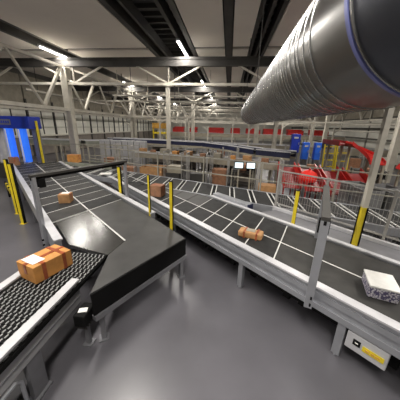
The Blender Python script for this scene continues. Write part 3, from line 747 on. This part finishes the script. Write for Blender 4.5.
for i, (x, lab) in enumerate([(-8.15, 'first'), (-7.35, 'second'), (-6.55, 'third'), (-5.75, 'fourth')]):
    t = Thing('equipment_cabinet', f'{lab} grey equipment cabinet from the left, right of the thick column', 'cabinet', (x, 14.9, 0), 'grey equipment cabinets')
    t.part('body', MB().box((x, 14.9, .85), (.72, .5, 1.66)), M_SIDE, bevel=.015)
    t.part('plinth', MB().box((x, 14.9, .02), (.7, .48, .04)), M_BLACK)
    t.part('door_gap', MB().box((x, 14.645, .85), (.02, .012, 1.5)), M_BLACK)
    t.part('handle', MB().box((x + .08, 14.63, .95), (.03, .03, .18)), M_ALU)
# ---- screens
for i, (px, lab) in enumerate([(239, 'left glowing white monitor on a stand behind the sorter'), (251, 'right glowing white monitor on a stand behind the sorter')]):
    d = ROT @ Vector((px - 200, 200 - 165, -FPX)); k = 9.3 / d.y; x = d.x * k
    t = Thing('monitor', lab, 'monitor', (x, 9.3, 0), 'two glowing monitors')
    t.part('casing', MB().box((x, 9.33, 1.24), (.38, .05, .29)), M_BLACK)
    t.part('screen', MB().box((x, 9.302, 1.24), (.32, .008, .22)), M_SCREEN)
    t.part('stand', MB().box((x, 9.36, .56), (.06, .06, 1.1)), M_BEIGE)
    t.part('foot', MB().box((x, 9.36, .015), (.4, .3, .03)), M_BEIGE)

# ---- red chutes
def chute(x, y, label):
    t = Thing('slide_chute', label, 'chute', (x, y, 0), 'red slide chutes')
    def sl(x0, x1, z0, z1, dz0, dz1):
        return MB().hexa([(x0, y - .7, z0), (x1, y - .7, z0), (x1, y + .7, z1), (x0, y + .7, z1), (x0, y - .7, z0 + dz0), (x1, y - .7, z0 + dz0), (x1, y + .7, z1 + dz1), (x0, y + .7, z1 + dz1)])
    t.part('slide', sl(x - .3, x + .3, .62, 1.15, .03, .03), M_REDD)
    t.part('side_wall', sl(x - .33, x - .30, .6, 1.1, .3, .3), M_RED)
    t.part('side_wall', sl(x + .30, x + .33, .6, 1.1, .3, .3), M_RED)
    for dx in (-.3, .3):
        t.part('leg', MB().box((x + dx, y - .6, .31), (.05, .05, .62)), M_REDD); t.part('leg', MB().box((x + dx, y + .6, .55), (.05, .05, 1.1)), M_REDD)
for i, x in enumerate([2.45, 3.15, 3.85, 4.55]):
    chute(x, 9.1 - .3 * i, ['leftmost red slide chute behind the sorter', 'second red slide chute, left of the bright red bag', 'third red slide chute, under the bright red bag', 'rightmost red slide chute behind the sorter'][i])
m = MB(); m.smooth = True
m.tube([(2.98, 8.55, z) for z in (.83, .86, .95, 1.08, 1.2, 1.27, 1.3)], [.10, .22, .3, .31, .24, .12, .04], 18)
t = Thing('mail_bag', 'bright red rounded bag lying on the red chutes', 'bag', (2.98, 8.55, .83))
t.part('bag', m, mat('bright_red_cloth', (0.85, 0.02, 0.01), .6, 0, .15, 5)); t.part('knot', MB().tube([(2.98, 8.55, 1.29), (2.98, 8.53, 1.36)], [.05, .03], 8), M_RED)

# ---- red spiral chute at right
t = Thing('spiral_chute', 'glossy red curving chute high at right beside the cream column', 'chute', (4.45, 8.5, 0))
N = 8
def sp(k, r):
    a = math.radians(97 - 14 * k); return (4.45 + r * math.cos(a), 8.5 + r * math.sin(a), 2.2 - .075 * k)
for k in range(N):
    p = [sp(k, .42), sp(k + 1, .42), sp(k + 1, .82), sp(k, .82)]
    def lift(q, d): return [(a[0], a[1], a[2] + d) for a in q]
    t.part('trough', MB().hexa(p + lift(p, .04)), M_RED)
    for r in (.40, .82):
        e0, e1 = sp(k, r), sp(k + 1, r); f0, f1 = sp(k, r + .03), sp(k + 1, r + .03)
        q = [e0, e1, f1, f0]; t.part('side_wall', MB().hexa(q + lift(q, .13)), M_RED)
for k in (1, 4, 7):
    q = sp(k, .9); t.part('support', MB().box((q[0], q[1], q[2] / 2), (.07, .07, q[2])), M_BEIGE)
t = Thing('slide_chute', 'straight red chute end right of the cream column', 'chute', (5.5, 7.4, 0))
t.part('slide', MB().bar((5.15, 7.6, 1.66), (5.75, 7.25, 1.50), .4, .05), M_RED)
t.part('side_wall', MB().bar((5.05, 7.42, 1.72), (5.65, 7.07, 1.56), .04, .16), M_RED)
t.part('leg', MB().box((5.65, 7.3, .74), (.06, .06, 1.48)), M_BEIGE); t.part('leg', MB().box((5.25, 7.55, .8), (.06, .06, 1.60)), M_BEIGE)
t = Thing('raised_line', 'red straight conveyor section on posts left of the curving chute', 'conveyor', (4.5, 10.2, 0))
t.part('bed', MB().bar((4.55, 11.4, 2.16), (4.42, 9.45, 2.16), .4, .06), M_REDD)
for sx in (-.21, .21): t.part('side_panel', MB().bar((4.55 + sx, 11.4, 2.2), (4.42 + sx, 9.45, 2.2), .03, .17), M_RED)
t.part('leg', MB().box((4.55, 11.2, 1.06), (.08, .08, 2.12)), M_BEIGE); t.part('leg', MB().box((4.43, 9.7, 1.06), (.08, .08, 2.12)), M_BEIGE)

# ---- blue cabinets, yellow ladder frame
for i, (px, w_, h_, m_, lab) in enumerate([(305, .34, .9, M_BLUEB, 'left bright blue locker panel beyond the red chutes'), (317, .32, .9, M_BLUEB, 'right bright blue locker panel beyond the red chutes'), (294, .5, 1.1, M_BLUE, 'dark blue cabinet left of the bright blue panels'), (326, .5, .5, M_NAVY, 'small navy cabinet right of the bright blue panels')]):
    yy = 13.4 if m_ is M_BLUEB else 15
    d = ROT @ Vector((px - 200, 200 - 150, -FPX)); k = yy / d.y; x = d.x * k; zc = 1.55 if m_ is M_BLUEB else 1.85
    t = Thing('locker', lab, 'cabinet', (x, yy, 0), 'blue cabinets at right')
    t.part('body', MB().box((x, yy, zc), (w_, .3, h_)), m_, bevel=.015)
    t.part('door_handle', MB().box((x + w_ * .35, yy - .17, zc), (.03, .04, .14)), M_ALU)
    t.part('vent_plate', MB().box((x, yy - .155, zc + h_ * .3), (w_ * .5, .012, .1)), M_ALUL)
    z0 = zc - h_ / 2; t.part('stand', MB().box((x, yy, z0 / 2), (w_ * .8, .25, z0)), M_GREY)
def ladder(px, yy, z0, z1, lab):
    d = ROT @ Vector((px - 200, 200 - 155, -FPX)); x = d.x * yy / d.y
    t = Thing('step_ladder', lab, 'ladder', (x, yy, 0), 'yellow step frames')
    for s in (-.25, .25): t.part('stile', MB().bar((x + s, yy, 0), (x + s, yy + .3, z1), .06), M_YEL)
    for k in range(6): z = .3 + k * (z1 - .4) / 5; t.part('rung', MB().bar((x - .25, yy + .3 * z / z1, z), (x + .25, yy + .3 * z / z1, z), .05), M_YEL)
ladder(345, 10.6, 0, 2.2, 'yellow step ladder frame left of the red curving chute')
ladder(331, 11.9, 0, 2.0, 'yellow step frame farther back beside the navy cabinet')

# ---- orange thing and grey totes
t = Thing('loading_frame', 'yellow-orange loading frame far away left of centre', 'frame', (-7, 24, 0))
t.part('panel', MB().box((-7.1, 24, 2.65), (1.5, .3, .55)), M_ORANGE); t.part('panel', MB().box((-7.1, 24, 1.95), (1.5, .3, .2)), M_YEL)
for x in (-7.8, -6.4): t.part('leg', MB().box((x, 24, 1.2), (.12, .12, 2.4)), M_YEL)
k = 0
for row in range(2):
    for cidx in range(3):
        x = 3.95 + cidx * .62; yy = 6.65 - cidx * .25 + row * .65
        t = Thing('tote', ['grey tote bin behind the mesh fence, front row left', 'grey tote bin behind the mesh fence, front row middle', 'grey tote bin behind the mesh fence, front row right', 'grey tote bin behind the mesh fence, back row left', 'grey tote bin behind the mesh fence, back row middle', 'grey tote bin behind the mesh fence, back row right'][k], 'bin', (x, yy, 0), 'grey tote bins at right')
        for (c, d) in [((x, yy - .27, .62), (.56, .03, 1.1)), ((x, yy + .27, .62), (.56, .03, 1.1)), ((x - .27, yy, .62), (.03, .52, 1.1)), ((x + .27, yy, .62), (.03, .52, 1.1))]: t.part('side', MB().box(c, d), M_TOTE)
        t.part('bottom', MB().box((x, yy, .08), (.5, .5, .03)), M_TOTE)
        for a_ in (-.22, .22):
            for b_ in (-.22, .22): t.part('wheel', MB().tube([(x + a_ - .015, yy + b_, .04), (x + a_ + .015, yy + b_, .04)], .04, 8), M_BLACK)
        k += 1

# ---- pipes and cable trays in the far upper space
for i, (x, z, r, m_, lab) in enumerate([(10.6, 3.1, .07, M_CREAM, 'white pipe along the right wall, upper one'), (10.8, 2.6, .05, M_CREAM, 'white pipe along the right wall, lower one'), (-12.6, 4.6, .08, M_TRUSS, 'grey pipe hung above the left aisle'), (-6.2, 4.4, .05, M_TRUSS, 'thin pipe hung left of the middle lamp row'), (4.2, 4.3, .06, M_ALU, 'silver pipe hung right of the duct')]):
    t = Thing('ceiling_pipe', lab, 'pipe', (x, 25, z)); m = MB(); m.smooth = True
    t.part('pipe', m.tube([(x, 7 if x > 4 else 14, z), (x, 48, z)], r, 10), m_)
    for y in (15, 24.5, 33.5, 42.5): t.part('hanger', MB().bar((x, y, z), (x, y, ZC + .5), .025), M_STEELD)
for i, (y, z, lab) in enumerate([(17.8, 4.75, 'nearest white cable tray hung across the hall'), (24.3, 4.9, 'second white cable tray hung across the hall'), (29.0, 3.6, 'third white cable tray hung across the hall'), (36.0, 3.9, 'farthest white cable tray hung across the hall'), (17.35, 3.15, 'low white cable tray at eye level across the hall')]):
    t = Thing('cable_tray', lab, 'tray', (0, y, z), 'white cable trays across the hall')
    x0, x1 = (-8.8, 11) if i != 4 else (2, 11)
    t.part('tray', MB().box(((x0 + x1) / 2, y, z), (x1 - x0, .3, .08)), M_CREAM)
    x = x0 + .4
    while x < x1: t.part('hanger', MB().bar((x, y, z), (x, y, ZC + .5), .03), M_CREAM); x += 2.3
# thin uprights standing along the far lines
random.seed(3)
ORD = ['leftmost', 'second', 'third', 'fourth', 'fifth', 'sixth', 'seventh', 'eighth', 'ninth', 'tenth', 'eleventh', 'twelfth', 'thirteenth', 'fourteenth', 'fifteenth', 'rightmost']
pp_ = [((-8.2 + 18.4 * i / 15) , [19.4, 23.6, 28.2, 24.6][i % 4], random.uniform(2.7, 3.8)) for i in range(16)]
pp_.sort(key=lambda q: q[0] / q[1])
for i, (x, y, h) in enumerate(pp_):
    t = Thing('support_post', f'{ORD[i]} of the thin pale support posts among the far conveyors', 'post', (x, y, 0), 'far upright support posts')
    t.part('upright', MB().box((x, y, h / 2), (.12, .12, h)), M_CREAM); t.part('foot_plate', MB().box((x, y, .01), (.25, .25, .02)), M_GREY)
    t.part('arm', MB().bar((x, y, h - .5), (x + random.choice([-.6, .6]), y, h), .08), M_CREAM)
